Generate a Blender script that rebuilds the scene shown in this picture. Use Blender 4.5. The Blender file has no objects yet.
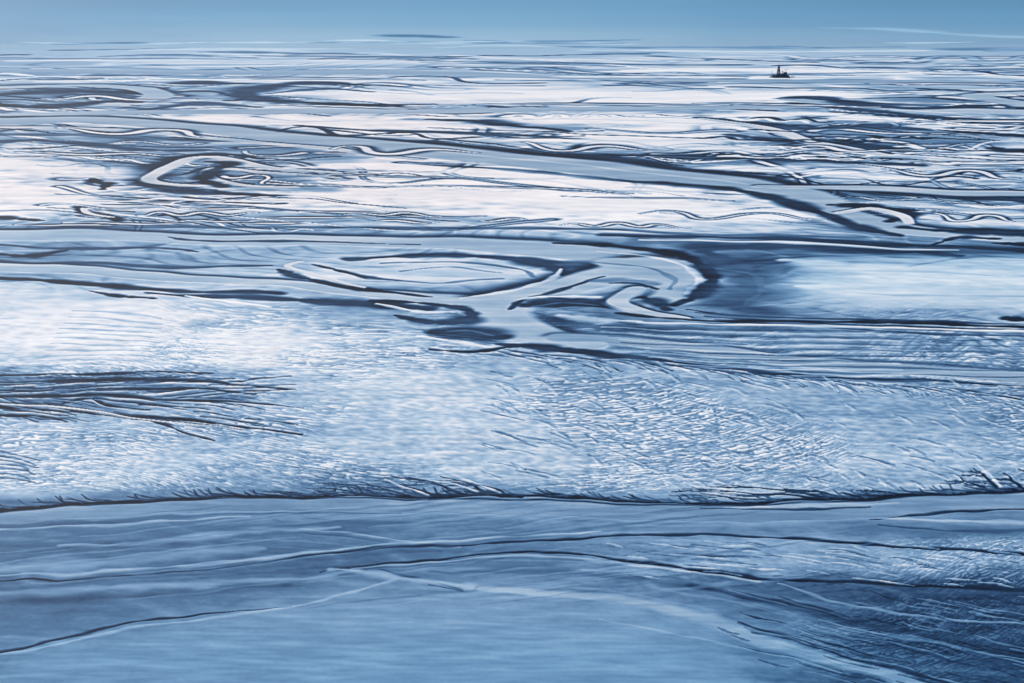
import bpy, math, numpy as np
from mathutils import Vector
rng=np.random.RandomState(11)

# ---------------------------------------------------------------- camera
HC=600.0; F=1400.0; VH=-25.0
PITCH=math.atan((341.5-VH)/F); SP,CP=math.sin(PITCH),math.cos(PITCH)
def ground(u,v):
    cx=(u-512.0)/F; cy=(v-341.5)/F
    t=HC/(SP+cy*CP)
    return cx*t,(CP-cy*SP)*t
sc=bpy.context.scene
cd=bpy.data.cameras.new("camera"); cam=bpy.data.objects.new("camera",cd); sc.collection.objects.link(cam)
cam.location=(0,0,HC); cam.rotation_euler=(math.pi/2-PITCH,0,0)
cd.sensor_width=36; cd.lens=F/1024*36; cd.clip_start=1; cd.clip_end=2e6
sc.camera=cam

# ---------------------------------------------------------------- noise
perm=rng.permutation(4096); perm=np.concatenate([perm,perm])
gang=rng.rand(4096)*2*np.pi; GX=np.cos(gang).astype(np.float32); GY=np.sin(gang).astype(np.float32)
def noise(x,y,s=0):
    xi=np.floor(x).astype(np.int64); yi=np.floor(y).astype(np.int64)
    xf=(x-xi).astype(np.float32); yf=(y-yi).astype(np.float32)
    def g(a,b,dx,dy):
        h=perm[(perm[(a+s*131)&4095]+b)&4095]
        return GX[h]*dx+GY[h]*dy
    w=xf*xf*xf*(xf*(xf*6-15)+10); z=yf*yf*yf*(yf*(yf*6-15)+10)
    n0=g(xi,yi,xf,yf)*(1-w)+g(xi+1,yi,xf-1,yf)*w
    n1=g(xi,yi+1,xf,yf-1)*(1-w)+g(xi+1,yi+1,xf-1,yf-1)*w
    return (n0*(1-z)+n1*z)*1.5

# ---------------------------------------------------------------- grid spaced evenly in image pixels, projected onto the ground
U0,U1,DU=-170.0,1194.0,0.9
V0,V1,DV=-20.0,735.0,0.55
us=np.arange(U0,U1+.01,DU); vs=np.arange(V0,V1+.01,DV)
NU,NV=len(us),len(vs)
U,V=np.meshgrid(us,vs)
X,Y=ground(U,V)
A=(V-VH)/F                       # foreshortening
VPX=HC/(A*A*F)                   # metres on the ground per row
def ln(lmb,s,sx=1.0,sy=1.0): return noise(X/(lmb*sx)+37.7*s,Y/(lmb*sy)-11.3*s,s)
def lod(lmb,lo=2.2,hi=14):
    r=lmb/VPX
    return np.clip((r-lo)/lo,0,1)*np.clip(1.6-np.log(np.maximum(r,1e-3)/hi)/1.2,0,1)
LAM=[6000,3000,1500,750,375,190,95,48,24,12]
wu=np.zeros_like(U); wv=np.zeros_like(U)
for i,l in enumerate(LAM):
    w=lod(l,5,18)
    if w.max()<=0: continue
    px=l/VPX
    wv+=noise(X/l,Y/l,20+i)*w*np.minimum(px*.08,1.8)
    wu+=noise(X/l,Y/l,40+i)*w*np.minimum(px*.08,1.8)/np.maximum(A,.1)*.6
UW=U+np.clip(wu,-9,9); VW=V+np.clip(wv,-2.4,2.4)

# ---------------------------------------------------------------- ground tone table: mud, sand and water, sun sheen painted in
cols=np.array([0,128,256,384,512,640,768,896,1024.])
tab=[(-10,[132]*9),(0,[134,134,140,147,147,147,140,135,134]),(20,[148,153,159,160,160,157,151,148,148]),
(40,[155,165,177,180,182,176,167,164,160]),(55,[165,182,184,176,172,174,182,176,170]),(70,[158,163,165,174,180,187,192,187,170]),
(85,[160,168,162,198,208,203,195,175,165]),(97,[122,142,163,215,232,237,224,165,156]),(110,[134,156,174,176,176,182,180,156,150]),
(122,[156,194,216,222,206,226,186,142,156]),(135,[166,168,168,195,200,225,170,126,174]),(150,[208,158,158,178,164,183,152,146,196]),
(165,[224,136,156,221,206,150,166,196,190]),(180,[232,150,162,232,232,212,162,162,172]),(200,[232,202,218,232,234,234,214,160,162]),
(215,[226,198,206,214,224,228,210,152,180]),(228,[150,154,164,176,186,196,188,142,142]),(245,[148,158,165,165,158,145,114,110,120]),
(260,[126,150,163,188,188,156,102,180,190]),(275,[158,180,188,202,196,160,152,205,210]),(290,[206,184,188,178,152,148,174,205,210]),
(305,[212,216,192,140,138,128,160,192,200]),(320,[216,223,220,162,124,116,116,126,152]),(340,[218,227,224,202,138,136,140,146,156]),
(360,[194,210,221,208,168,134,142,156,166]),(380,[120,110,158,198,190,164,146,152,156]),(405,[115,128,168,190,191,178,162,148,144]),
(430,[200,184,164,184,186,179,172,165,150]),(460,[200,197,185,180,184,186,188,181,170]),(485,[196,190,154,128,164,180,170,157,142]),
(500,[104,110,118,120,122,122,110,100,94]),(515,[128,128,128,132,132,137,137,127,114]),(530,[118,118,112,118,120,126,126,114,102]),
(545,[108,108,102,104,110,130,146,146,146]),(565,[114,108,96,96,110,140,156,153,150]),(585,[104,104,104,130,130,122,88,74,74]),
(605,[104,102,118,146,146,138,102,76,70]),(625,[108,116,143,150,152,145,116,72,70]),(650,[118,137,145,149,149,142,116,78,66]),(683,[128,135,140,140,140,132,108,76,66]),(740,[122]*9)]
tv=np.array([r[0] for r in tab],float); tt=np.array([r[1] for r in tab],float)
def table(u,v):
    u=np.clip(u,0,1023.9); v=np.clip(v,tv[0],tv[-1]-.01)
    ci=u/128; c0=ci.astype(int); cf=ci-c0; cf=cf*cf*(3-2*cf)
    r0=np.clip(np.searchsorted(tv,v,side='right')-1,0,len(tv)-2)
    rf=(v-tv[r0])/(tv[r0+1]-tv[r0]); rf=rf*rf*(3-2*rf)
    a=tt[r0,c0]*(1-cf)+tt[r0,c0+1]*cf; b=tt[r0+1,c0]*(1-cf)+tt[r0+1,c0+1]*cf
    return a*(1-rf)+b*rf
bu=ln(1500,3)*40+ln(700,4)*22; bw=np.zeros_like(U)
for i,l in enumerate(LAM):
    w=lod(l,5,22); bw+=noise(X/l,Y/l,60+i)*w*np.minimum(l/VPX*.22,6)
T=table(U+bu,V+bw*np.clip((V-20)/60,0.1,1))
WET=1-np.clip((VW-42)/14,0,1)
Z=np.zeros_like(T)

def band(v,a,b,s): return np.clip((v-a)/s,0,1)*np.clip((b-v)/s,0,1)
det=np.zeros_like(T); dfine=np.zeros_like(T); hz=np.zeros_like(T); rid=np.zeros_like(T); dst=np.zeros_like(T)
SW=np.clip((U-420)/500,-.6,1.1)*.55+ln(500,301)*.3
for i,l in enumerate(LAM+[7]):
    w=lod(l,1.6,9)
    n=noise(X/l/1.25,Y/l,80+i)
    det+=n*w
    dst+=noise(X/l/5+Y/l*.12,Y/l,160+i)*w
    w2=np.clip((l/VPX-1.3)/1.2,0,1)*np.clip((6.5-l/VPX)/3,0,1)
    n2=noise(X/l/1.3+Y/l*.25,Y/l,100+i)
    dfine+=n2*w2
    if w2.max()>0:
        sh=(Y-X*SW*.9)/l
        r=1-np.abs(noise(X/l/2.0+.6*n2,sh*1.35,130+i))*3.0
        rid+=np.clip(r,-1,1)*np.clip((l/VPX-1.4)/1.0,0,1)*np.clip((5.6-l/VPX)/2.6,0,1)
    wh=np.clip((l/VPX-1.8)/1.5,0,1)
    if l<=190: hz+=n*wh*l*0.022
far=np.clip((V-50)/40,0,1)*np.clip((240-V)/20,0,1)
rip=np.clip((V-295)/30,0,1)*np.clip((497-V)/12,0,1)
rip2=band(V,532,592,10)*np.clip((U-560)/120,0,1)+band(V,588,700,12)*np.clip((U-690)/120,0,1)*.8
near=np.clip((V-505)/10,0,1)
patch=np.clip(.55+ln(320,310)*1.2+ln(130,311)*.6,0.06,1)     # rippled / smooth patches
T+=det*(14*far+7*rip+3*near*(1-rip2)+6*band(V,230,310,20))
T+=dst*(10*far+9*rip+4*near+9*band(V,230,310,20))
T+=dfine*(20*far+14*rip+8*np.clip(rip2,0,1)+1.5*near+5*band(V,225,310,20))
T-=np.clip(rid,-1,1)*(44*rip*patch*np.clip((T-80)/70,0,1)+28*np.clip(rip2,0,1)*patch)-7*rip
def flow(l,s,k,sharp,sx=3.0):
    f=noise(X/(l*sx)+s,Y/l,s)+.5*noise(X/(l*sx*.5)-s,Y/l*2,s+1)+.18*noise(X/(l*sx*.25),Y/l*4,s+2)
    q=np.abs(((f*k)%1.0)-.5)*2
    return np.clip(1-q*sharp,0,1)
fl1=flow(1300,201,6,2.6,1.6); fl2=flow(430,205,4,2.4,2.2); fl3=flow(170,209,3,2.2,2.6)
T-=fl1*band(V,80,240,30)*44*np.clip((225-T)/50,0.10,1)
T+=flow(1300,203,6,3.5,1.6)*band(V,80,240,30)*30*np.clip((215-T)/50,0,1)
T-=flow(3600,231,6,2.6,1.3)*band(V,52,130,16)*38*np.clip((225-T)/50,0.1,1)
T+=flow(3600,235,6,3.0,1.3)*band(V,48,130,14)*36
T-=flow(650,237,5,3.0,1.7)*band(V,130,300,25)*32*np.clip((220-T)/50,0.05,1)
T+=flow(650,241,5,3.6,1.7)*band(V,130,260,25)*28*np.clip((215-T)/50,0,1)
T-=fl2*band(V,225,400,20)*24*np.clip((200-T)/50,0,1)
T+=flow(430,215,3,3.5,2.2)*band(V,225,400,20)*22*np.clip((190-T)/50,0,1)
T-=fl3*band(V,505,700,12)*10
T+=flow(190,225,2.5,2.6,2.8)*band(V,505,700,12)*15

# ---------------------------------------------------------------- strokes
def spline(P,n=8):
    P=np.array(P,float)
    if len(P)==1: P=np.vstack([P,P+[1,0,0]])
    if len(P)==2:
        t=np.linspace(0,1,n)[:,None]; return P[0]*(1-t)+P[1]*t
    Q=np.vstack([2*P[0]-P[1],P,2*P[-1]-P[-2]]); out=[]
    for i in range(1,len(Q)-2):
        t=np.linspace(0,1,n,endpoint=False)[:,None]
        a,b,c,d=Q[i-1],Q[i],Q[i+1],Q[i+2]
        out.append(.5*((2*b)+(-a+c)*t+(2*a-5*b+4*c-d)*t*t+(-a+3*b-3*c+d)*t**3))
    out.append(Q[-2][None]); out=np.vstack(out); out[:,2]=np.maximum(out[:,2],.15)
    return out
def stroke(P,tone=None,wet=None,soft=.35,al=1.0,dz=0,up=None,dn=None,n=8,raw=False,upw=.4,dnw=.3,vary=False):
    S=np.array(P,float) if raw else spline(P,n)
    if vary:   # irregular width along the run
        k=np.arange(len(S)); ph=rng.rand(3)*6
        S=S.copy(); S[:,2]*=1+.28*np.sin(k*.55+ph[0])+.2*np.sin(k*1.27+ph[1])+.12*np.sin(k*2.3+ph[2])
    K=1+soft+(1.3 if (up is not None or dn is not None) else .1)
    wm=S[:,2].max()*K+4
    am=max((S[:,1].min()-VH)/F,.03)
    i0=max(int((S[:,1].min()-wm-V0)/DV),0); i1=min(int((S[:,1].max()+wm-V0)/DV)+2,NV)
    hx=wm/am*.9+15
    j0=max(int((S[:,0].min()-hx-U0)/DU),0); j1=min(int((S[:,0].max()+hx-U0)/DU)+2,NU)
    if i1<=i0 or j1<=j0: return
    q=np.full((i1-i0,j1-j0),99.0); off=np.zeros_like(q)
    for k in range(len(S)-1):
        p,r=S[k],S[k+1]; a=max(((p[1]+r[1])/2-VH)/F,.03)
        w=max(p[2],r[2])*K+3.2; hx=w/a+14
        a0=max(int((min(p[1],r[1])-w-V0)/DV)-i0,0); a1=min(int((max(p[1],r[1])+w-V0)/DV)+2-i0,i1-i0)
        b0=max(int((min(p[0],r[0])-hx-U0)/DU)-j0,0); b1=min(int((max(p[0],r[0])+hx-U0)/DU)+2-j0,j1-j0)
        if a1<=a0 or b1<=b0: continue
        u=UW[i0+a0:i0+a1,j0+b0:j0+b1]*a; v=VW[i0+a0:i0+a1,j0+b0:j0+b1]
        dx=(r[0]-p[0])*a; dy=r[1]-p[1]; L=dx*dx+dy*dy+1e-9
        t=np.clip(((u-p[0]*a)*dx+(v-p[1])*dy)/L,0,1)
        ox=u-(p[0]*a+t*dx); oy=v-(p[1]+t*dy); ww=p[2]+(r[2]-p[2])*t
        d=np.sqrt(ox*ox+oy*oy)/ww
        s=q[a0:a1,b0:b1]; m=d<s; s[m]=d[m]; o=off[a0:a1,b0:b1]; o[m]=(oy/ww)[m]
    sl=(slice(i0,i1),slice(j0,j1))
    m=np.clip((1+soft-q)/(2*soft),0,1); m=m*m*(3-2*m)*al
    if up is not None:  # dark upper rim: shade of the far bank painted into the tone
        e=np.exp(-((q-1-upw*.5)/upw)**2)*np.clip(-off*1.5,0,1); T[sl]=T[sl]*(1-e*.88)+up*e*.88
    if dn is not None:  # bright lower rim: glint of the sun-facing slope painted into the tone
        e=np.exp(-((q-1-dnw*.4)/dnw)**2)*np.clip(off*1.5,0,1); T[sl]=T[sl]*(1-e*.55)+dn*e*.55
    if tone is not None:
        tn=tone+np.clip(dst[sl],-1,1)*12
        T[sl]=T[sl]*(1-m)+tn*m
    if wet is not None: WET[sl]=WET[sl]*(1-m)+wet*m
    if dz: Z[sl]+=dz*m
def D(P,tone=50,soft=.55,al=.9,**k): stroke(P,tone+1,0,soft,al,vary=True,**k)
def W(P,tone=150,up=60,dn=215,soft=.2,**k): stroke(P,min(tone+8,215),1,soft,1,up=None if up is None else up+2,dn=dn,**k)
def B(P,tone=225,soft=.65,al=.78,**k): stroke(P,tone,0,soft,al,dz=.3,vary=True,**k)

def mpath(u,v,L,w,th0=0,om=1.6,wl=70,step=3.0,taper=True):
    pts=[];s=rng.rand()*6;N_=int(L/step); a=max((v-VH)/F,.04)
    for i in range(N_):
        omv=om*(.45+.55*math.sin(i*.03+s*3)); th=th0+omv*math.sin(i*step/wl*6.28+s)
        u+=math.cos(th)*step; v+=math.sin(th)*step*a*1.3
        ww=w*(1-(i/N_)*.8 if taper else math.sin(math.pi*(i+.5)/N_)**.7)
        pts.append((u,v,max(ww,.3)))
    return pts
def creek(u,v,L,w,tone,al=.85,soft=.5,wet=None,**k):
    pts=mpath(u,v,L,w,**k)
    if len(pts)>3: stroke(pts,tone,wet,soft,al,raw=True)
def channel(u,v,L,w,dark,light,al=.85,**k):
    # dark mud banks with a thread of bright water in between
    pts=mpath(u,v,L,w,**k)
    if len(pts)<4: return
    stroke([(a,b,c*1.6) for a,b,c in pts],dark,0,.7,al,raw=True)
    stroke([(a,b+c*.2,max(c*.7,.35)) for a,b,c in pts],light,0,.45,.92,raw=True)

# ---- broad dark wet zones in the far flats
for p,t_ in [([(0,98,3),(60,98,5),(150,97,3)],95),([(0,140,2),(120,142,4),(240,150,5),(340,158,3)],104),([(120,162,3),(180,175,8),(260,182,6),(330,190,2)],108),
  ([(240,92,2),(290,94,4),(330,98,3)],102),([(720,122,3),(800,130,7),(880,140,8),(960,140,5)],92),([(560,150,2),(700,158,5),(820,160,5),(900,160,3)],90),
  ([(700,185,3),(820,196,6),(900,205,7),(1040,206,7)],104),([(820,222,3),(920,232,5),(1050,240,5)],86),([(900,98,2),(980,103,4),(1060,108,4)],102),
  ([(120,214,2),(250,218,4),(420,218,4),(530,222,2)],130),([(640,240,3),(800,244,6),(960,250,5),(1060,252,4)],82),([(420,118,1),(500,124,3),(560,130,2)],98),([(360,104,1),(560,110,2),(760,112,2),(880,112,1)],130)]:
    stroke(p,t_,0,.95,.62)

# ---- random secondary channels of the far flats (smooth, long, tapering)
for i in range(170):
    v=58+rng.rand()**.9*164; u=-160+rng.rand()*1250
    loc=table(np.array([float(np.clip(u,0,1020))]),np.array([v]))[0]
    if loc>205 and rng.rand()<.75: continue
    s_=.28+(v/230)*.7
    channel(u,v,90+rng.rand()*260,.45+s_*.8*rng.rand(),[34,44,58][rng.randint(3)],[180,205,228,165][rng.randint(4)],
        th0=rng.randn()*.3+(3.14 if rng.rand()<.35 else 0)+.2,om=.6+rng.rand()*1.1,wl=70+rng.rand()*160,al=.85)
for i in range(280):
    v=50+rng.rand()**.9*173; u=-160+rng.rand()*1250
    loc=table(np.array([float(np.clip(u,0,1020))]),np.array([v]))[0]
    if loc>205 and rng.rand()<.8: continue
    s_=.28+(v/230)*.55
    creek(u,v,60+rng.rand()*220,.35+s_*.55*rng.rand(),[32,44,56,76,216,236][rng.randint(6)],th0=rng.randn()*.22+(3.14 if rng.rand()<.4 else 0)+.2,om=.5+rng.rand()*.9,wl=60+rng.rand()*140,al=.8)

# ---- far sea and banks
B([(820,28,.3),(880,29,.7),(960,33,.6),(1030,36,.7)],200,al=.5)
D([(398,36,.5),(425,35.5,1.0),(452,37,.5)],92,al=.8)
D([(50,43.5,.4),(90,43,.9),(132,42,.5)],98)
D([(962,50,.5),(970,49.5,1.2)],98)
B([(450,43,.5),(520,41,1.2),(620,43.5,.8)],212,al=.75)
D([(640,47,.4),(720,46,.9),(790,47,.6),(900,46,.4)],110,al=.8)
B([(640,50,.6),(740,51,1),(920,51,.6)],230,al=.8)
D([(560,47,.4),(620,47.5,.8),(640,48,.4)],105)
B([(140,50,.6),(220,49,1.3),(300,52,.8)],214,al=.8); D([(200,53,.4),(260,53,.8),(350,54,.4)],100)
B([(60,60,.5),(180,61,1.8),(330,63,1.8),(480,64,1)],216,al=.8); D([(100,57,.4),(170,56,.8),(250,58,.5)],98)
D([(330,58,.5),(400,57,.9),(470,59,.5)],104); B([(470,57,.6),(560,59,1.4),(690,58,.7)],222)
D([(480,62,.4),(600,63,.8),(740,63,.5)],98); B([(620,70,.8),(740,68,2.2),(900,73,2.2),(1030,78,1)],238)
D([(850,66,.5),(930,68,1.1),(1024,69,.7)],80)
for i in range(54):
    u=rng.rand()*1000; v=40+rng.rand()*44; L=50+rng.rand()*170
    (D if i%2 else B)([(u,v,.3),(u+L*.5,v+rng.randn()*.8,.65),(u+L,v+rng.randn()*.8,.3)],90 if i%2 else 226,al=.6)
W([(0,70,2),(200,73,2.5),(400,74,2.6),(600,77,2),(760,80,1.6),(1024,84,2)],150,up=None,dn=None)
B([(560,76,.4),(650,75,1),(760,77,.5)],228)
D([(175,86,.5),(188,85,1.6),(200,84,.6)],46)
B([(230,92,1),(340,95,4),(520,94,6),(680,96,6),(790,95,4),(850,94,.8)],242)
B([(190,82,.6),(300,84,2),(420,82,1)],216)
D([(372,86,.5),(310,85,1.2),(262,89,1.7),(245,95,1.7),(275,101,1.6),(350,104,1),(440,103,.5)],40)
D([(270,95,.6),(330,90,.8),(380,92,.4)],90)
D([(0,96,1.4),(60,93,1.8),(120,94,1.4),(158,90,.7)],44); W([(0,88,1.6),(90,88,1.4),(160,95,1.4),(120,104,1.5),(60,107,1.2)],170,up=54,dn=None)
D([(0,107,1.6),(50,108,1.4),(110,102,1.2),(140,103,.5)],40); D([(130,112,.5),(200,104,1.2),(260,107,.8)],62)
W([(0,117,1.5),(140,113,2.2),(330,110,2.2),(500,110,2),(700,109,2),(800,107,2)],156,up=None,dn=None)
B([(60,118,1),(200,120,3),(380,121,4),(480,126,2)],236)
D([(440,118,.6),(490,121,1.5),(515,126,1),(560,132,.5)],42); D([(300,125,.5),(400,130,1.1),(520,136,1),(600,140,.5)],66)
B([(520,118,2),(600,121,4),(690,124,4),(740,130,1)],238); B([(540,140,1),(620,141,3.5),(720,148,3),(780,152,1)],228)
W([(1030,113,2),(940,110,2),(850,104,1.8),(800,99,1.2)],162,up=44,dn=220)
D([(790,97,.5),(830,98,1.5),(880,106,1.6),(930,109,1.2),(1024,105,1.2)],42)
D([(800,103,.5),(850,109,1.3),(900,114,1),(960,118,.6)],46)
W([(1024,92,1),(970,96,1.4),(1000,102,1.2),(1030,106,1.5)],166,up=40,dn=228)
B([(700,118,.8),(790,115,2),(900,120,1.2)],225)
D([(700,118,.6),(740,122,1.2),(810,128,1.8),(870,126,1.8),(930,130,1.2)],42,al=.8)
D([(720,135,.7),(770,139,2),(840,142,2.4),(900,150,1.5)],46,al=.8); D([(940,129,.6),(985,132,1.5),(1030,135,1.2)],40)
W([(700,119,.6),(760,128,1),(800,140,1.3),(850,150,1.5),(880,155,1)],178,up=42,dn=228)
D([(600,153,.8),(680,156,1.7),(760,158,2.2),(850,163,1.7),(920,166,1)],46,al=.82)
B([(690,167,.8),(780,170,3),(880,178,3.2),(920,181,1)],236)
D([(990,147,.6),(1005,150,1.7),(1030,150,1.7)],40)
# channel A
D([(0,135,1.4),(120,136,1.7),(260,141,1.7),(380,149,1.7),(500,158,1.2)],70,al=.7)
D([(260,134,1),(360,140,1.9),(480,149,2.6),(600,158,3),(700,172,2.6),(800,184,2.3),(900,194,2.3),(1030,200,2.7)],46,al=.88)
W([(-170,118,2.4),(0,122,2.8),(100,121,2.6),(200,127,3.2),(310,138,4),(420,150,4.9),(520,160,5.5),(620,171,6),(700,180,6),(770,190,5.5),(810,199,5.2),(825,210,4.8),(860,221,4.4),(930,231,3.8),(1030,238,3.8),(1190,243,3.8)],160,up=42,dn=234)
B([(420,150,.4),(540,161,.6),(660,174,.6),(780,189,.4)],200,al=.5)
W([(0,127,1),(150,131,1.2),(300,146,1.2),(420,159,.8)],175,up=64,dn=228)
D([(420,163,.5),(540,172,1.1),(640,182,1.6),(740,192,1.9),(800,206,1.9),(850,225,1.8),(900,235,1.1)],40,al=.88)
B([(840,206,1.2),(900,206,2.4),(980,212,2.8),(1030,215,2)],208); D([(830,205,1),(870,207,1.8),(905,214,1.8),(885,221,1.2)],36)
W([(838,212,1),(870,209,1.1),(893,214,1.2),(905,222,1)],194,up=34,dn=235)
D([(840,190,1),(930,193,2),(1030,196,2.2)],50,al=.85); W([(760,186,1.5),(860,188,2),(960,192,2.2),(1030,193,2.4)],164,up=42,dn=220)
D([(900,226,1),(960,231,2.1),(1030,236,2.3)],38,al=.88); B([(920,218,1),(980,222,3),(1030,226,3)],210)
B([(960,205,.8),(1000,207,1.3),(1030,206,1)],210)
# meanders left
D([(262,160,.7),(210,155,1.5),(160,164,2.4),(135,178,2.7),(170,190,2.2),(230,193,1.4),(290,196,.6)],44,al=.88)
W([(340,172,1),(270,168,1.4),(205,158,1.2),(165,168,1.2),(140,178,1.2),(165,184,1),(205,186,.9)],184,up=34,dn=225)
W([(340,177,.8),(265,173,1.1),(212,170,1.1),(200,178,1.1),(240,186,.9),(300,187,.6)],180,up=30,dn=225)
D([(205,163,.8),(228,165,1.4),(208,172,1.4),(195,180,1.6),(215,187,1)],36)
B([(0,165,3),(60,168,5),(110,176,3)],240); B([(0,190,4),(50,200,5),(90,200,3)],244); D([(0,142,1),(60,141,1.3),(140,148,1.4),(200,150,1)],60,al=.8)
B([(290,168,1),(400,166,3),(520,176,4),(640,188,4),(700,194,2)],242); B([(300,196,2),(460,194,6),(620,204,7),(760,216,4)],242)
D([(88,178,.5),(92,182,1),(104,184,1),(102,190,.7)],40)
D([(78,208,.8),(84,213,1.3),(104,216,1.3),(112,221,.9)],32); W([(82,209,.5),(88,214,.8),(106,217,.7)],225,up=None,dn=None)
D([(0,219,1.6),(20,221,1),(40,222,.5)],42)
for (u,v,L) in [(130,215,150),(150,220,120),(300,212,90),(345,215,110),(380,222,60),(478,220,50),(240,223,80),(190,209,60),(10,226,120),(560,227,160),(60,224,140),(260,218,120)]:
    channel(u,v,L,.85,32,228,om=.95,wl=55,al=.9,taper=False)
for (u,v,L,w_,om_,wl_) in [(330,150,190,1.1,1.3,120),(20,152,150,1.1,1.2,110),(420,186,220,.7,1.1,130),(560,196,180,.6,1.1,110),(60,128,220,1,1.2,140),(480,104,260,.8,1.1,160),
     (700,104,190,.9,1.2,140),(860,84,180,.8,1.1,130),(520,142,200,.9,1.2,130),(880,170,190,1.1,1.2,120),(640,214,230,.7,1.0,120),(200,78,230,.7,1.1,170),(930,214,140,.9,1.3,90),(940,120,140,1,1.3,100),
     (300,176,200,.7,1.2,110),(40,100,180,.8,1.3,120),(250,104,220,.7,1.2,150),(760,150,200,.9,1.3,110)]:
    channel(u,v,L,w_,40,208,om=om_,wl=wl_,al=.88,taper=False,th0=.12)
D([(100,227,1),(300,227,1.3),(500,229,1.3),(700,234,1.2),(860,236,1)],78,al=.7)
for i in range(30):
    creek(690+rng.rand()*250,112+rng.rand()*52,60+rng.rand()*80,.65,[36,230][i%2],th0=.25,om=1.1,wl=50,al=.85)

# ---- river B
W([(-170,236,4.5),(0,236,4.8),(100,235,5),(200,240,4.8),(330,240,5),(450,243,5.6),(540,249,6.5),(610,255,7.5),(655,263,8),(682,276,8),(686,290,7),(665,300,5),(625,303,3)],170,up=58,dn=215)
D([(170,238,.4),(200,241,.9),(300,241,.7),(420,244,.4)],78)
D([(0,246,1),(80,250,1.4),(160,250,1),(200,252,.5)],68,al=.8); D([(0,255,.8),(30,256,1.3),(65,251,.8)],50)
D([(-100,262,1.2),(0,261,1.5),(150,266,1.5),(270,266,.9)],64,al=.75)
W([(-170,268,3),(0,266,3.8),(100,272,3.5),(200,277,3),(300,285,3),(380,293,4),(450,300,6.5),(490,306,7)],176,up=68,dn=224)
D([(0,277,1.3),(90,283,2.1),(180,290,2.2),(280,294,1.6)],46,al=.88)
D([(90,290,.6),(120,296,1.4),(150,298,.7)],40)
# ring
D([(470,299,1.3),(520,292,3),(560,279,3.6),(552,266,3),(500,258,2.4),(430,255,1.8),(350,258,1.4)],50,al=.85)
D([(480,256,1),(560,262,2.4),(600,268,2.4),(625,266,1.2)],68,al=.78)
D([(275,270,1),(300,278,1.6),(350,286,1.5),(430,296,1.2)],46); B([(360,270,3),(440,272,8),(500,273,5)],200,soft=.7)
D([(310,265,.5),(345,272,1.1),(400,279,.7)],58); W([(300,262,.6),(285,268,.8),(320,276,.8),(360,285,.6)],200,up=None,dn=None)
D([(380,262,.4),(450,262,.7),(515,268,.7),(530,276,.5)],104,al=.8); D([(400,270,.4),(450,268,.6),(500,273,.4)],136,al=.8)
D([(370,276,.4),(430,281,.7),(500,279,.5)],120,al=.8)
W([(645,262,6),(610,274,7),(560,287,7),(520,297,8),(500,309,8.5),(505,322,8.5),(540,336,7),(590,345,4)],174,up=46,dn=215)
W([(520,296,6),(470,303,6),(430,300,4)],174,up=None,dn=None)
stroke([(615,262,5),(655,268,8),(672,282,8)],178,1,.2,1)
D([(560,244,.6),(620,246,1.2),(672,253,1.8),(702,266,2.1),(708,280,2.3),(700,294,2.3),(676,305,1.5)],34,al=.92)
B([(600,250,.4),(650,256,.7),(684,268,.8),(695,282,.9),(686,294,.6)],218,al=.6)
D([(590,262,.4),(640,268,.7),(668,280,.8),(668,291,.5)],125,al=.7)
D([(600,277,.7),(560,290,.9),(522,301,.9),(512,310,.6)],52,al=.82)
B([(560,268,.5),(545,280,1),(500,292,1),(460,298,.6)],208)
D([(528,306,2),(560,303,5.6),(600,304,5.2),(628,303,2)],46,soft=.4); B([(520,300,.4),(550,296,1),(600,297,.8)],218)
B([(535,308,.4),(565,303,.8),(600,306,.5)],96,al=.7); B([(545,312,.4),(580,309,.8),(615,311,.5)],118,al=.7)
W([(632,290,2.4),(620,301,2.6),(640,311,2.6),(685,318,1.8)],176,up=50,dn=215)
D([(642,297,1),(660,303,2.6),(668,309,1.2)],40); D([(592,281,1.2),(620,282,2.6),(650,286,1.4)],104,al=.75); D([(606,284,.5),(632,285,.8),(655,291,.5)],62)
B([(563,318,1),(590,320,2),(640,322,1)],196); D([(560,322,1.2),(600,328,3.2),(700,330,2.2)],74,al=.75)
D([(440,331,3),(470,333,6),(500,336,3.6)],50,soft=.4); B([(425,336,1),(455,342,1),(500,349,1.3),(530,344,1)],218)
B([(450,331,.4),(475,330,.7),(495,335,.4)],98,al=.7); B([(445,334,.4),(470,337,.7),(490,339,.4)],82,al=.6)
D([(395,314,1),(430,322,2.3),(465,320,2.8),(470,311,1.8),(430,304,1.6),(370,300,1)],50,al=.88)
D([(150,293,1),(250,298,2.6),(350,302,3),(430,308,2.4)],50,al=.86); B([(185,295,.5),(215,301,1),(270,308,.7)],240)
B([(375,303,.5),(420,311,1.1),(455,313,.8)],216)
D([(430,350,1),(480,352,1.2),(520,346,2.3),(570,350,2.6),(620,358,1.8)],36)
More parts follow.
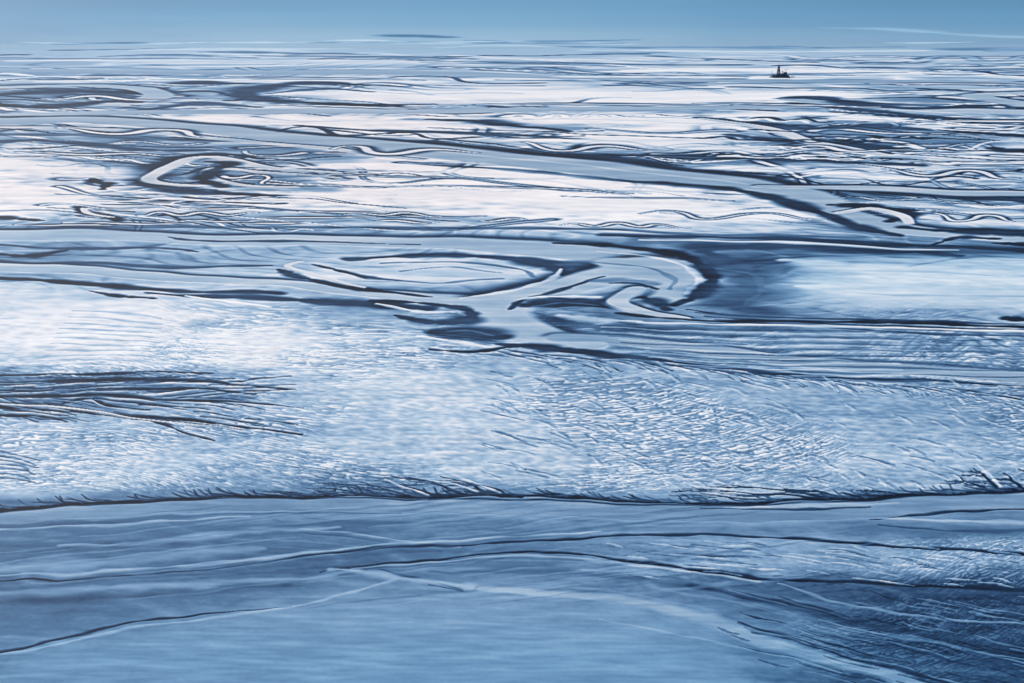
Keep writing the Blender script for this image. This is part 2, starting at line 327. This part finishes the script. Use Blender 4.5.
# right of bend
D([(705,252,2),(742,266,6),(746,286,6.5),(730,302,6.5),(765,312,3.5)],64,soft=.7,al=.78)
D([(700,247,3),(800,246,3.8),(900,249,2.8),(960,256,1)],60,al=.78)
B([(718,270,.4),(750,276,.8),(760,290,.8),(745,303,.5)],105,al=.5)
B([(785,262,2),(860,268,5),(980,275,7),(1060,280,8)],206,soft=.6); B([(795,285,2),(900,293,9),(1040,300,9)],205,soft=.6)
D([(820,270,.4),(900,272,.8),(1000,276,.5)],180,al=.5); D([(840,292,.4),(920,296,.8),(1024,297,.5)],178,al=.5)
D([(600,236,1),(740,237,1.8),(900,243,1.8),(1030,250,1.8)],50,al=.84); B([(640,240,.5),(780,242,1),(960,250,.8)],200)
D([(935,243,.5),(960,238,1.2),(1000,239,1)],36); D([(1000,243,1),(1030,244,1.6)],38)
for k in range(5):
    D([(690+k*9,309+k*3.2,.5),(740+k*20,315+k*3,1),(900,320+k*3,.9),(1040,326+k*3,.6)],[50,88,46,88,72][k],al=.78)
D([(620,314,.9),(700,320,1.2),(800,321,1.3),(900,322,1.3),(1040,329,1.7)],28); B([(640,323,.6),(780,326,1.2),(900,328,1),(1040,334,1)],206)
D([(1004,318,1.3),(1030,321,2.2)],36)
W([(560,338,3.5),(640,342,4),(740,352,4.5),(840,365,5),(940,372,5),(1190,385,5.5)],154,up=90,dn=192)
D([(500,344,1.3),(600,354,1.9),(700,366,1.7),(800,375,1.4),(920,381,1.1),(1040,386,1)],50,al=.84)
for k in range(9):
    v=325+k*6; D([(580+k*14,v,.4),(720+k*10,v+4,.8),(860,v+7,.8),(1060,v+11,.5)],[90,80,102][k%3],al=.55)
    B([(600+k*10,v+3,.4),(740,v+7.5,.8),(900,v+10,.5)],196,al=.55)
for i in range(80):
    u=495+i*6.8+rng.rand()*5; v=350+(u-510)*.088+rng.rand()*4
    L=20+rng.rand()*46
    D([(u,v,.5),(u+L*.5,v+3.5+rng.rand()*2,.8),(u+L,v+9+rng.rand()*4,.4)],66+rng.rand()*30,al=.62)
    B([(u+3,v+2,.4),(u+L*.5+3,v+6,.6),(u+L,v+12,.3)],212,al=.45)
for i in range(170):
    u=480+rng.rand()*620; v=366+rng.rand()*110+(u-560)*.03; L=14+rng.rand()*28
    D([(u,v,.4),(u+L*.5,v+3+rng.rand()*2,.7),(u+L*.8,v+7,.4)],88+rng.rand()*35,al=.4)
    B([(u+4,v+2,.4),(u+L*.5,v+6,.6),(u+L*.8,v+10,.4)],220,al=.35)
# left feather channels
fe=[[(-60,388,1.5),(40,383,1.7),(130,379,1.8),(200,382,1.3),(290,388,.6)],[(-60,399,1),(30,397,1.2),(140,396,1.2),(270,404,.6)],
[(-60,406,1.7),(40,409,1.8),(130,414,1.6),(220,424,1.2),(300,434,.6)],[(60,404,.6),(90,399,1.1),(110,404,.9),(150,408,.6)],
[(-60,415,1.2),(10,416,1.3),(60,421,.7)],[(100,390,.5),(180,388,1.2),(255,394,.6)],[(0,376,.8),(80,374,1.1),(150,371,.9),(215,374,.5)],[(-20,392,.7),(60,390,1),(150,389,.6)]]
D([(-60,395,6),(60,393,10),(160,392,8),(240,398,4)],90,soft=.9,al=.58)
for p in fe: D(p,36,soft=.65)
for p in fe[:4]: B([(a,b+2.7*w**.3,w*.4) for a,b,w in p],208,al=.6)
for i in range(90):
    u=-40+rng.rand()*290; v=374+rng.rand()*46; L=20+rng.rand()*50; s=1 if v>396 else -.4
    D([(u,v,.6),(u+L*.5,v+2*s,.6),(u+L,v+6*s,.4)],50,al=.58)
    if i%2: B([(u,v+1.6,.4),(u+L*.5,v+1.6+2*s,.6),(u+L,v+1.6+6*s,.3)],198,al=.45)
D([(60,412,.8),(140,418,1.1),(180,430,.8),(215,440,.5)],56)
W([(-60,405,.8),(20,405,.9),(90,411,.9),(160,421,.8),(240,430,.5)],180,up=34,dn=None)
for k in range(7):
    D([(-30,446+k*5+rng.rand()*3,1.1-k*.1),(4+rng.rand()*14,451+k*4.4+rng.rand()*2,.9),(28+rng.rand()*24-k*3,460+k*3.5+rng.rand()*3,.4)],84,al=.55)
for k in range(12):
    D([(30+k*4,372-k*5.5,.4),(90+k*4,369-k*5,1),(160,372-k*5,.4)],150,al=.4)
# ---- bank C and channel D
D([(300,486,1.5),(380,486,3),(450,485,4),(520,491,2.4)],104,soft=.9,al=.48)
D([(-170,516,2.3),(0,510,1.9),(100,502,1.5),(200,498,1.4),(300,495.5,1.6),(400,495,1.8),(500,496,1.7),(600,499,1.3),(720,503,1.2),(800,500,1.5),(900,496,1.8),(1000,492,2),(1190,487,2)],20,soft=.4,al=.98,)  # dark bank line: shade on its camera-facing side painted into the tone
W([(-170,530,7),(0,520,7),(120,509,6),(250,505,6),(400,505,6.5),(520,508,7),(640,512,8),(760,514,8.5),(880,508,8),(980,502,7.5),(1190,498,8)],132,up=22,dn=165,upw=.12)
def dend(u,v,du,dv,w,tone=34,depth=0):
    n=4; pts=[(u,v,w)]
    for k in range(1,n+1):
        pts.append((u+du*k/n+rng.randn()*1.2*(1+abs(du)*.02),v+dv*k/n+rng.randn()*.5,max(w*(1-k/n*.85),.3)))
    stroke(pts,tone,0,.6,.85)
    if depth<2:
        for k in range(1,n):
            for s in (-1,1):
                if rng.rand()<.6:
                    dend(pts[k][0],pts[k][1],du*.35-(14 if s<0 else 2)*rng.uniform(.5,1.4)/(depth+1),dv*.3*rng.uniform(-.1,1.1),w*.55,tone+24,depth+1)
for (u,v,du,dv,w) in [(318,496,-26,-6,1),(335,496,4,-8,.8),(372,495,-42,-8,1),(392,495,-50,-12,1),(420,496,-60,-14,1),(440,496,-58,-18,1),(470,496,-60,-20,1.1),(500,497,-62,-21,1),(520,498,-50,-14,.9),
   (790,500,-90,-6,.8),(815,499,-110,-11,1),(830,498,-100,-15,1),(850,497,-60,-8,.8),(905,496,-30,-6,.8),(985,493,-24,-15,1),(1002,492,-24,-20,1.1),(1020,491,-18,-17,1),(1050,490,-14,-18,1)]:
    dend(u,v,du,dv,w)
for i in range(210):
    u=-150+rng.rand()*1320; vb=float(np.interp(u,[-170,0,100,200,300,500,600,720,800,900,1000,1190],[516,509,501,497,494.5,495,498,502,499,495,491,486]))
    L=6+rng.rand()*24; stroke([(u,vb,.8),(u-L*.6,vb-1-rng.rand()*2,.6),(u-L,vb-1.5-rng.rand()*6,.3)],40+rng.rand()*50,0,.7,.75)
for p in [[(500,494,.6),(462,480,.7),(440,470,.5)],[(430,494,.5),(405,486,.6),(385,478,.4)],[(1000,488,.5),(988,476,.7),(978,466,.4)],[(478,493,.5),(450,484,.6),(428,480,.4)]]:
    B(p,200,al=.65)
# ---- foreground
B([(720,508,.5),(800,505,1.6),(900,503,1.2)],168,al=.6); D([(700,508,.4),(790,509,1),(870,506,.5)],70)
D([(870,519,.5),(930,513,1.1),(1040,508,1.5)],50); B([(880,517,.5),(960,521,1.6),(1060,526,2)],186,al=.65)
D([(880,524,.5),(960,530,1.2),(1060,532,1.5)],74,al=.7)
D([(-60,528,1),(60,524,2.2),(150,518,1.8),(250,514,1),(400,512,.6)],84,al=.6)
B([(-60,530,.6),(60,527,1.1),(160,521,1),(250,517,.6)],182,al=.65)
D([(0,548,4),(150,540,7),(300,527,6),(400,523,3)],90,soft=.95,al=.6)
B([(60,545,1),(160,542,2.2),(260,532,2.4),(340,526,1)],162,soft=.95,al=.75)
B([(300,528,.4),(350,533,.9),(400,542,.9),(460,546,.5)],182,al=.55); D([(300,531,.4),(345,536,.8),(395,545,.7),(430,548,.4)],74,al=.65)
B([(-60,572,2),(60,566,4),(180,555,4),(260,548,2)],154,soft=.95,al=.7)
B([(-100,577,.8),(60,574,1.4),(180,566,1.4),(300,554,1.4),(420,543,1.3),(520,536,1.1),(600,533,.7)],186,soft=.9,al=.65)
D([(-170,588,.6),(0,581,.7),(120,576,.8),(230,566,.8),(330,553,1),(450,545,1.2),(560,540,1),(640,535,1.1),(740,537,1.1),(850,543,1.3),(960,551,1.3),(1190,562,1.4)],36,soft=.7,al=.85)
D([(60,584,.6),(200,574,1.8),(320,560,1.8),(440,550,1)],80,soft=.9,al=.5)
B([(560,543,.5),(660,541,2),(780,547,3),(900,555,4),(1060,566,4)],172,soft=.9,al=.4)
D([(200,578,.8),(300,571,2),(400,566,3),(500,558,1.5)],80,soft=.95,al=.55)
D([(320,571,.4),(420,560,.7),(500,553,.9),(580,554,1),(650,562,1.4),(720,573,2),(800,580,1.6),(900,584,1.5),(1000,588,1.8),(1190,594,1.5)],30,soft=.7,al=.88)
B([(350,570,.5),(440,561,1),(520,556.5,1),(600,560,1.2),(680,571,1.2),(760,581,1)],176,al=.65)
B([(-60,596,1.2),(80,590,3),(200,585,3),(300,578,2),(360,572,1)],152,soft=.9,al=.75)
D([(-60,606,1),(60,600,3),(180,593,3),(290,585,2)],76,soft=.95,al=.6)
D([(380,570,.6),(420,578,1.2),(460,590,.8),(430,585,.6)],68,al=.65); D([(430,572,1),(540,570,3.5),(640,580,3),(720,590,2)],84,soft=.95,al=.6)
stroke([(60,664,18),(250,652,36),(450,650,44),(640,660,34),(720,690,16)],144,.3,.6,.8)
D([(-170,672,1.1),(0,651,1.1),(60,637,1),(130,624,.9),(190,615,.7),(290,607,.4)],36,soft=.7,al=.85)
B([(-100,668,1),(10,653,1.2),(70,640,1.2),(150,626,1.2),(250,613,1.2),(330,600,1.2),(372,588,1.2),(400,578,.8)],180,soft=.9,al=.6)
B([(330,570,1),(372,574,2.2),(440,583,2.4),(520,592,2.2),(620,598,2)],182,soft=.9,al=.7)
stroke([(480,588,2),(560,594,3),(640,603,4),(700,617,5),(750,635,5),(800,652,5),(880,672,5),(960,700,6)],170,1,.5,.78)
B([(600,620,.5),(700,638,1.2),(780,656,1),(840,672,.6)],172,al=.4); D([(740,622,.8),(800,642,1.2),(880,664,1.3),(960,684,1.2)],48,al=.7)
D([(690,586,1.5),(780,604,3),(900,630,4),(1040,655,4)],50,soft=.9,al=.58)
B([(780,583,.5),(830,600,1.2),(900,612,1.2),(1040,626,1)],150,al=.6); B([(820,620,.5),(900,637,1.2),(1040,662,1)],145,al=.5)
for i in range(180):
    u=700+rng.rand()*420; v=590+rng.rand()*115
    if v>600+(u-640)*.55: continue
    L=20+rng.rand()*60
    (D if i%2 else B)([(u,v,.4),(u+L*.5,v+L*.1+rng.rand()*2,.8),(u+L,v+L*.24,.3)],42 if i%2 else 138,al=.42)
for i in range(120):
    u=600+rng.rand()*520; v=540+(u-600)*.02+rng.rand()*38; L=15+rng.rand()*35
    (D if i%2 else B)([(u,v,.4),(u+L*.5,v+1.6,.8),(u+L,v+3.8,.3)],76 if i%2 else 212,al=.42)
for i in range(60):
    u=-100+rng.rand()*700; v=515+rng.rand()*95; L=120+rng.rand()*260; s=-.11
    (D if i%2 else B)([(u,v,.4),(u+L*.5,v+L*.5*s+rng.randn(),1.0),(u+L,v+L*s,.3)],92 if i%2 else 166,soft=.9,al=.27)

# ---- sharpen the tone map: local contrast, crisp rims
def blur(a,ru,rv):
    def ax(a,r,axis):
        pad=[(0,0),(0,0)]; pad[axis]=(r+1,r)
        c=np.cumsum(np.pad(a,pad,mode='edge'),axis=axis); n=a.shape[axis]
        return (np.take(c,range(2*r+1,2*r+1+n),axis)-np.take(c,range(0,n),axis))/(2*r+1)
    return ax(ax(a,ru,1),rv,0)
cl=np.clip((V-44)/20,0,1)*(1-.4*near*(1-np.clip(rip2,0,1)))
T+=cl*(.8*(T-blur(T,3,3))+.25*(T-blur(T,24,12)))
T=np.where(V>50,T+dfine*6*np.clip((V-60)/60,0,1)*(1-.6*near),T)
# distance haze painted into the tone: farther flats paler, less contrast
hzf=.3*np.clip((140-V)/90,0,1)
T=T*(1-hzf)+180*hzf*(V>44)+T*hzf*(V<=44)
T=np.where(T>225,225+(T-225)*.75,T)
T=np.clip(T,17,250)

# ---------------------------------------------------------------- height field
ripz=np.clip(rip+rip2,0,1)
Z+= (T-130)/120*0.7*np.clip(8/VPX*2,.1,1)*(1-WET) + hz*(.15+.4*ripz)*(1-WET*.9)*np.clip((V-100)/150,0,1)*(1-.7*near*(1-ripz))
Z=np.where(V<50,0,Z)*(1-WET)
Z-=WET*.75

def grid_mesh(name,verts,faces,attrs):
    me=bpy.data.meshes.new(name)
    me.vertices.add(len(verts)); me.vertices.foreach_set("co",verts.astype(np.float32).ravel())
    nf=len(faces); me.loops.add(nf*4); me.loops.foreach_set("vertex_index",faces.astype(np.int32).ravel())
    me.polygons.add(nf); me.polygons.foreach_set("loop_start",np.arange(0,nf*4,4,dtype=np.int32))
    me.polygons.foreach_set("use_smooth",np.ones(nf,dtype=bool))
    me.update(calc_edges=True)
    for k,a in attrs.items():
        at=me.attributes.new(k,'FLOAT','POINT'); at.data.foreach_set("value",a.astype(np.float32).ravel())
    ob=bpy.data.objects.new(name,me); sc.collection.objects.link(ob); return ob
idx=np.arange(NU*NV).reshape(NV,NU)
q=np.stack([idx[:-1,:-1],idx[1:,:-1],idx[1:,1:],idx[:-1,1:]],-1).reshape(-1,4)
VV=np.stack([X,Y,Z],-1).reshape(-1,3)
warm=np.clip(band(V,75,235,40)*np.clip((900-U)/500,.25,1),0,1)
deep=np.clip(np.clip((58-VW)/45,0,1)+.3*np.clip((V-595)/60,0,1)+.2*band(V,240,310,20)*np.clip((U-700)/100,0,1),0,1)
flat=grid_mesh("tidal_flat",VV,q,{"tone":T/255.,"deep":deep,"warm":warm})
wf=(WET.ravel()[q].min(1)>.5)
qf=q[wf]; used=np.unique(qf); remap=-np.ones(NU*NV,int); remap[used]=np.arange(len(used))
WV=VV[used].copy(); WV[:,2]=-.35
dist=Y.ravel()[used]; WV[:,2]+=np.clip((dist-9000)/20000,0,.3)
water=grid_mesh("tidal_channel_water",WV,remap[qf],{"tone":T.ravel()[used]/255.,"deep":deep.ravel()[used],"warm":warm.ravel()[used]})

# ---------------------------------------------------------------- materials
def s2l(c): 
    c=np.array(c)/255.; return np.where(c<=.04045,c/12.92,((c+.055)/1.055)**2.4)
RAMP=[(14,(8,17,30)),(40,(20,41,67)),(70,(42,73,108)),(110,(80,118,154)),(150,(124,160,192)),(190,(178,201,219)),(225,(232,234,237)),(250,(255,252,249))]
def tone_sheen_mat(name,gain,rough,spec,bump_scale,bump_d,blue=0):  # base colour from tone, with sun sheen and bank shade painted in
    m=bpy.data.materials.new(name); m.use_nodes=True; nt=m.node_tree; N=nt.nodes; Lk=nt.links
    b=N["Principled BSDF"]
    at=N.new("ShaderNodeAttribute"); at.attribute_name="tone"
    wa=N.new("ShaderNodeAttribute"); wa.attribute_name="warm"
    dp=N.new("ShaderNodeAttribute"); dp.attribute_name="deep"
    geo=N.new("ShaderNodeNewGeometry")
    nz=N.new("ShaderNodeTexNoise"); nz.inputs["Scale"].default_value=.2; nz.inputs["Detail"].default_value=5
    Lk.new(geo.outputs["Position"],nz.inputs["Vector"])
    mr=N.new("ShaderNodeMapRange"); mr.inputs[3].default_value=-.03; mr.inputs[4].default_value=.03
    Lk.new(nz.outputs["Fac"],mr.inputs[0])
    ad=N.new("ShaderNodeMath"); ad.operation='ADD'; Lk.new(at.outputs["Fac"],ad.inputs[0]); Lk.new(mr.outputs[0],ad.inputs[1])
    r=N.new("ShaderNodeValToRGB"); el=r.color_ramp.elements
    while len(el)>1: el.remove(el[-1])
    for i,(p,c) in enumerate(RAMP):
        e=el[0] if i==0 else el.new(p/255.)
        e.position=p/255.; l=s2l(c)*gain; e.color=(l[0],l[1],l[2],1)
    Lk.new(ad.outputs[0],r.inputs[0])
    mx=N.new("ShaderNodeMix"); mx.data_type='RGBA'; mx.blend_type='MULTIPLY'
    mx.inputs[7].default_value=(1.04,.97,.94,1)
    Lk.new(wa.outputs["Fac"],mx.inputs[0]); Lk.new(r.outputs[0],mx.inputs[6])
    m2=N.new("ShaderNodeMix"); m2.data_type='RGBA'; m2.blend_type='MULTIPLY'
    m2.inputs[7].default_value=(.66,1.06,1.12,1)      # blue-green tint: open sea with its haze painted in, near pool, right flats
    Lk.new(dp.outputs["Fac"],m2.inputs[0]); Lk.new(mx.outputs[2],m2.inputs[6])
    Lk.new(m2.outputs[2],b.inputs["Base Color"])
    b.inputs["Roughness"].default_value=rough; b.inputs["IOR"].default_value=1.3
    b.inputs["Specular IOR Level"].default_value=spec
    n2=N.new("ShaderNodeTexNoise"); n2.inputs["Scale"].default_value=bump_scale; n2.inputs["Detail"].default_value=3
    Lk.new(geo.outputs["Position"],n2.inputs["Vector"])
    bp=N.new("ShaderNodeBump"); bp.inputs["Strength"].default_value=.3; bp.inputs["Distance"].default_value=bump_d
    Lk.new(n2.outputs["Fac"],bp.inputs["Height"]); Lk.new(bp.outputs[0],b.inputs["Normal"])
    return m
flat.data.materials.append(tone_sheen_mat("wet_sand_and_mud",.98,.62,.14,.12,.3))
water.data.materials.append(tone_sheen_mat("silty_water",.93,.42,.25,.05,.2))

def simple(name,col,rough=.6,metal=0,sc_=1.5):
    m=bpy.data.materials.new(name); m.use_nodes=True; nt=m.node_tree; b=nt.nodes["Principled BSDF"]
    nz=nt.nodes.new("ShaderNodeTexNoise"); nz.inputs["Scale"].default_value=sc_; nz.inputs["Detail"].default_value=4
    r=nt.nodes.new("ShaderNodeValToRGB"); r.color_ramp.elements[0].color=(*[c*.7 for c in col],1); r.color_ramp.elements[1].color=(*[min(c*1.25,1) for c in col],1)
    g=nt.nodes.new("ShaderNodeNewGeometry"); nt.links.new(g.outputs["Position"],nz.inputs["Vector"])
    nt.links.new(nz.outputs["Fac"],r.inputs[0]); nt.links.new(r.outputs[0],b.inputs["Base Color"])
    b.inputs["Roughness"].default_value=rough; b.inputs["Metallic"].default_value=metal; return m
bpy.ops.mesh.primitive_plane_add(size=700000,location=(0,0,-8)); o=bpy.context.object; o.name="sea"
o.data.materials.append(simple("open_sea",(.15,.32,.5),.6,0,.002))

# ---------------------------------------------------------------- drilling platform island
import bmesh
px,py=ground(780,77.5)
root=bpy.data.objects.new("drilling_platform",None); sc.collection.objects.link(root); root.location=(px,py,0)
steel=simple("painted_steel",(.05,.085,.14),.7); wallm=simple("sheet_pile_wall",(.045,.075,.115),.8); cab=simple("cladding",(.06,.1,.16),.7)
def part(name,fn,mat,bev=0):
    bm=bmesh.new(); fn(bm)
    me=bpy.data.meshes.new(name); bm.to_mesh(me); bm.free(); ob=bpy.data.objects.new(name,me); sc.collection.objects.link(ob)
    ob.parent=root; me.materials.append(mat)
    if bev: md=ob.modifiers.new("b","BEVEL"); md.width=bev; md.segments=2
    return ob
def box(bm,x,y,z,sx,sy,sz):
    r=bmesh.ops.create_cube(bm,size=1)
    for v in r['verts']: v.co=Vector((x+v.co.x*sx,y+v.co.y*sy,z+(v.co.z+.5)*sz))
def beam(bm,a,b,w):
    a=Vector(a);b=Vector(b);d=b-a;r=bmesh.ops.create_cube(bm,size=1);qt=d.to_track_quat('Z','Y')
    for v in r['verts']: v.co=a+d*.5+qt@Vector((v.co.x*w,v.co.y*w,v.co.z*d.length))
def base(bm):
    pts=[]
    for cx,cy,a0 in [(44,28,0),(-44,28,90),(-44,-28,180),(44,-28,270)]:
        for k in range(7):
            a=math.radians(a0+k*15); pts.append((cx+10*math.cos(a),cy+10*math.sin(a)))
    lo=[bm.verts.new((x,y,-8)) for x,y in pts]; hi=[bm.verts.new((x,y,9)) for x,y in pts]
    hi2=[bm.verts.new((x*.97,y*.96,9)) for x,y in pts]; dk=[bm.verts.new((x*.97,y*.96,6.5)) for x,y in pts]
    n=len(pts)
    for i in range(n):
        j=(i+1)%n
        for a,b in ((lo,hi),(hi,hi2),(hi2,dk)): bm.faces.new((a[i],a[j],b[j],b[i]))
    bm.faces.new(dk)
part("sheet_pile_island",base,wallm)
def bld(bm):
    box(bm,24,0,6.5,34,26,16); box(bm,30,2,22.5,20,20,9); box(bm,38,-24,6.5,18,12,10); box(bm,-36,14,6.5,18,30,11)
    box(bm,-34,-20,6.5,22,12,8); box(bm,6,22,6.5,26,12,13); box(bm,2,-24,6.5,18,10,6); box(bm,36,4,31.5,5,5,4)
part("accommodation_and_modules",bld,cab,.4)
def tanks(bm):
    for x,y in [(-44,-5),(-32,-4),(14,-26),(24,-27)]:
        r=bmesh.ops.create_cone(bm,cap_ends=True,segments=20,radius1=4.6,radius2=4.6,depth=11)
        for v in r['verts']: v.co+=Vector((x,y,12))
part("storage_tanks",tanks,steel)
def der(bm):
    b0,b1,z0,z1=9.0,3.6,20,70
    box(bm,-10,0,6.5,26,24,13.5)
    f=lambda t:(b0+(b1-b0)*t,z0+(z1-z0)*t)
    n=8
    for k in range(n):
        r0,za=f(k/n); r1,zb=f((k+1)/n)
        c0=[(-10+sx*r0,sy*r0,za) for sx,sy in ((1,1),(-1,1),(-1,-1),(1,-1))]; c1=[(-10+sx*r1,sy*r1,zb) for sx,sy in ((1,1),(-1,1),(-1,-1),(1,-1))]
        for i in range(4):
            j=(i+1)%4; beam(bm,c0[i],c1[i],2.0); beam(bm,c0[i],c1[j],1.1); beam(bm,c0[j],c1[i],1.1); beam(bm,c1[i],c1[j],1.2)
    box(bm,-10,0,70,8,8,4); box(bm,-10,0,38,13,13,7); beam(bm,(-10,0,74),(-10,0,86),.9)
part("derrick",der,steel)
def crane(bm):
    beam(bm,(10,-14,6),(10,-14,34),2.6); box(bm,10,-14,33,6,6,4)
    beam(bm,(10,-14,36),(44,-20,52),1.5); beam(bm,(10,-14,36),(2,-12,44),1.2); beam(bm,(2,-12,44),(44,-20,52),.5); beam(bm,(-44,30,6),(-44,30,40),1.2)
part("crane",crane,steel)
def dolph(bm):
    for x in (-70,-62,62,70,78):
        r=bmesh.ops.create_cone(bm,cap_ends=True,segments=10,radius1=1.4,radius2=1.4,depth=20)
        for v in r['verts']: v.co+=Vector((x,-30,0))
    box(bm,70,-30,8,22,5,1.6)
part("mooring_dolphins",dolph,steel)

# ---------------------------------------------------------------- light
EL,AZ=math.radians(38),math.radians(-44)
w=bpy.data.worlds.new("World"); sc.world=w; w.use_nodes=True
bg=w.node_tree.nodes["Background"]; sk=w.node_tree.nodes.new("ShaderNodeTexSky"); sk.sky_type='NISHITA'; sk.sun_disc=False
sk.sun_elevation=EL; sk.sun_rotation=AZ; w.node_tree.links.new(sk.outputs[0],bg.inputs[0]); bg.inputs[1].default_value=.085
sd=Vector((math.sin(AZ)*math.cos(EL),math.cos(AZ)*math.cos(EL),math.sin(EL)))
ld=bpy.data.lights.new("sun",'SUN'); ld.energy=3.85; ld.angle=math.radians(.5); ld.color=(1,.97,.94)
lo=bpy.data.objects.new("sun",ld); sc.collection.objects.link(lo); lo.rotation_euler=sd.to_track_quat('Z','Y').to_euler(); lo.location=(0,0,2000)
sc.view_settings.view_transform='Standard'; sc.view_settings.look='None'; sc.view_settings.exposure=0
print("verts",NU*NV)
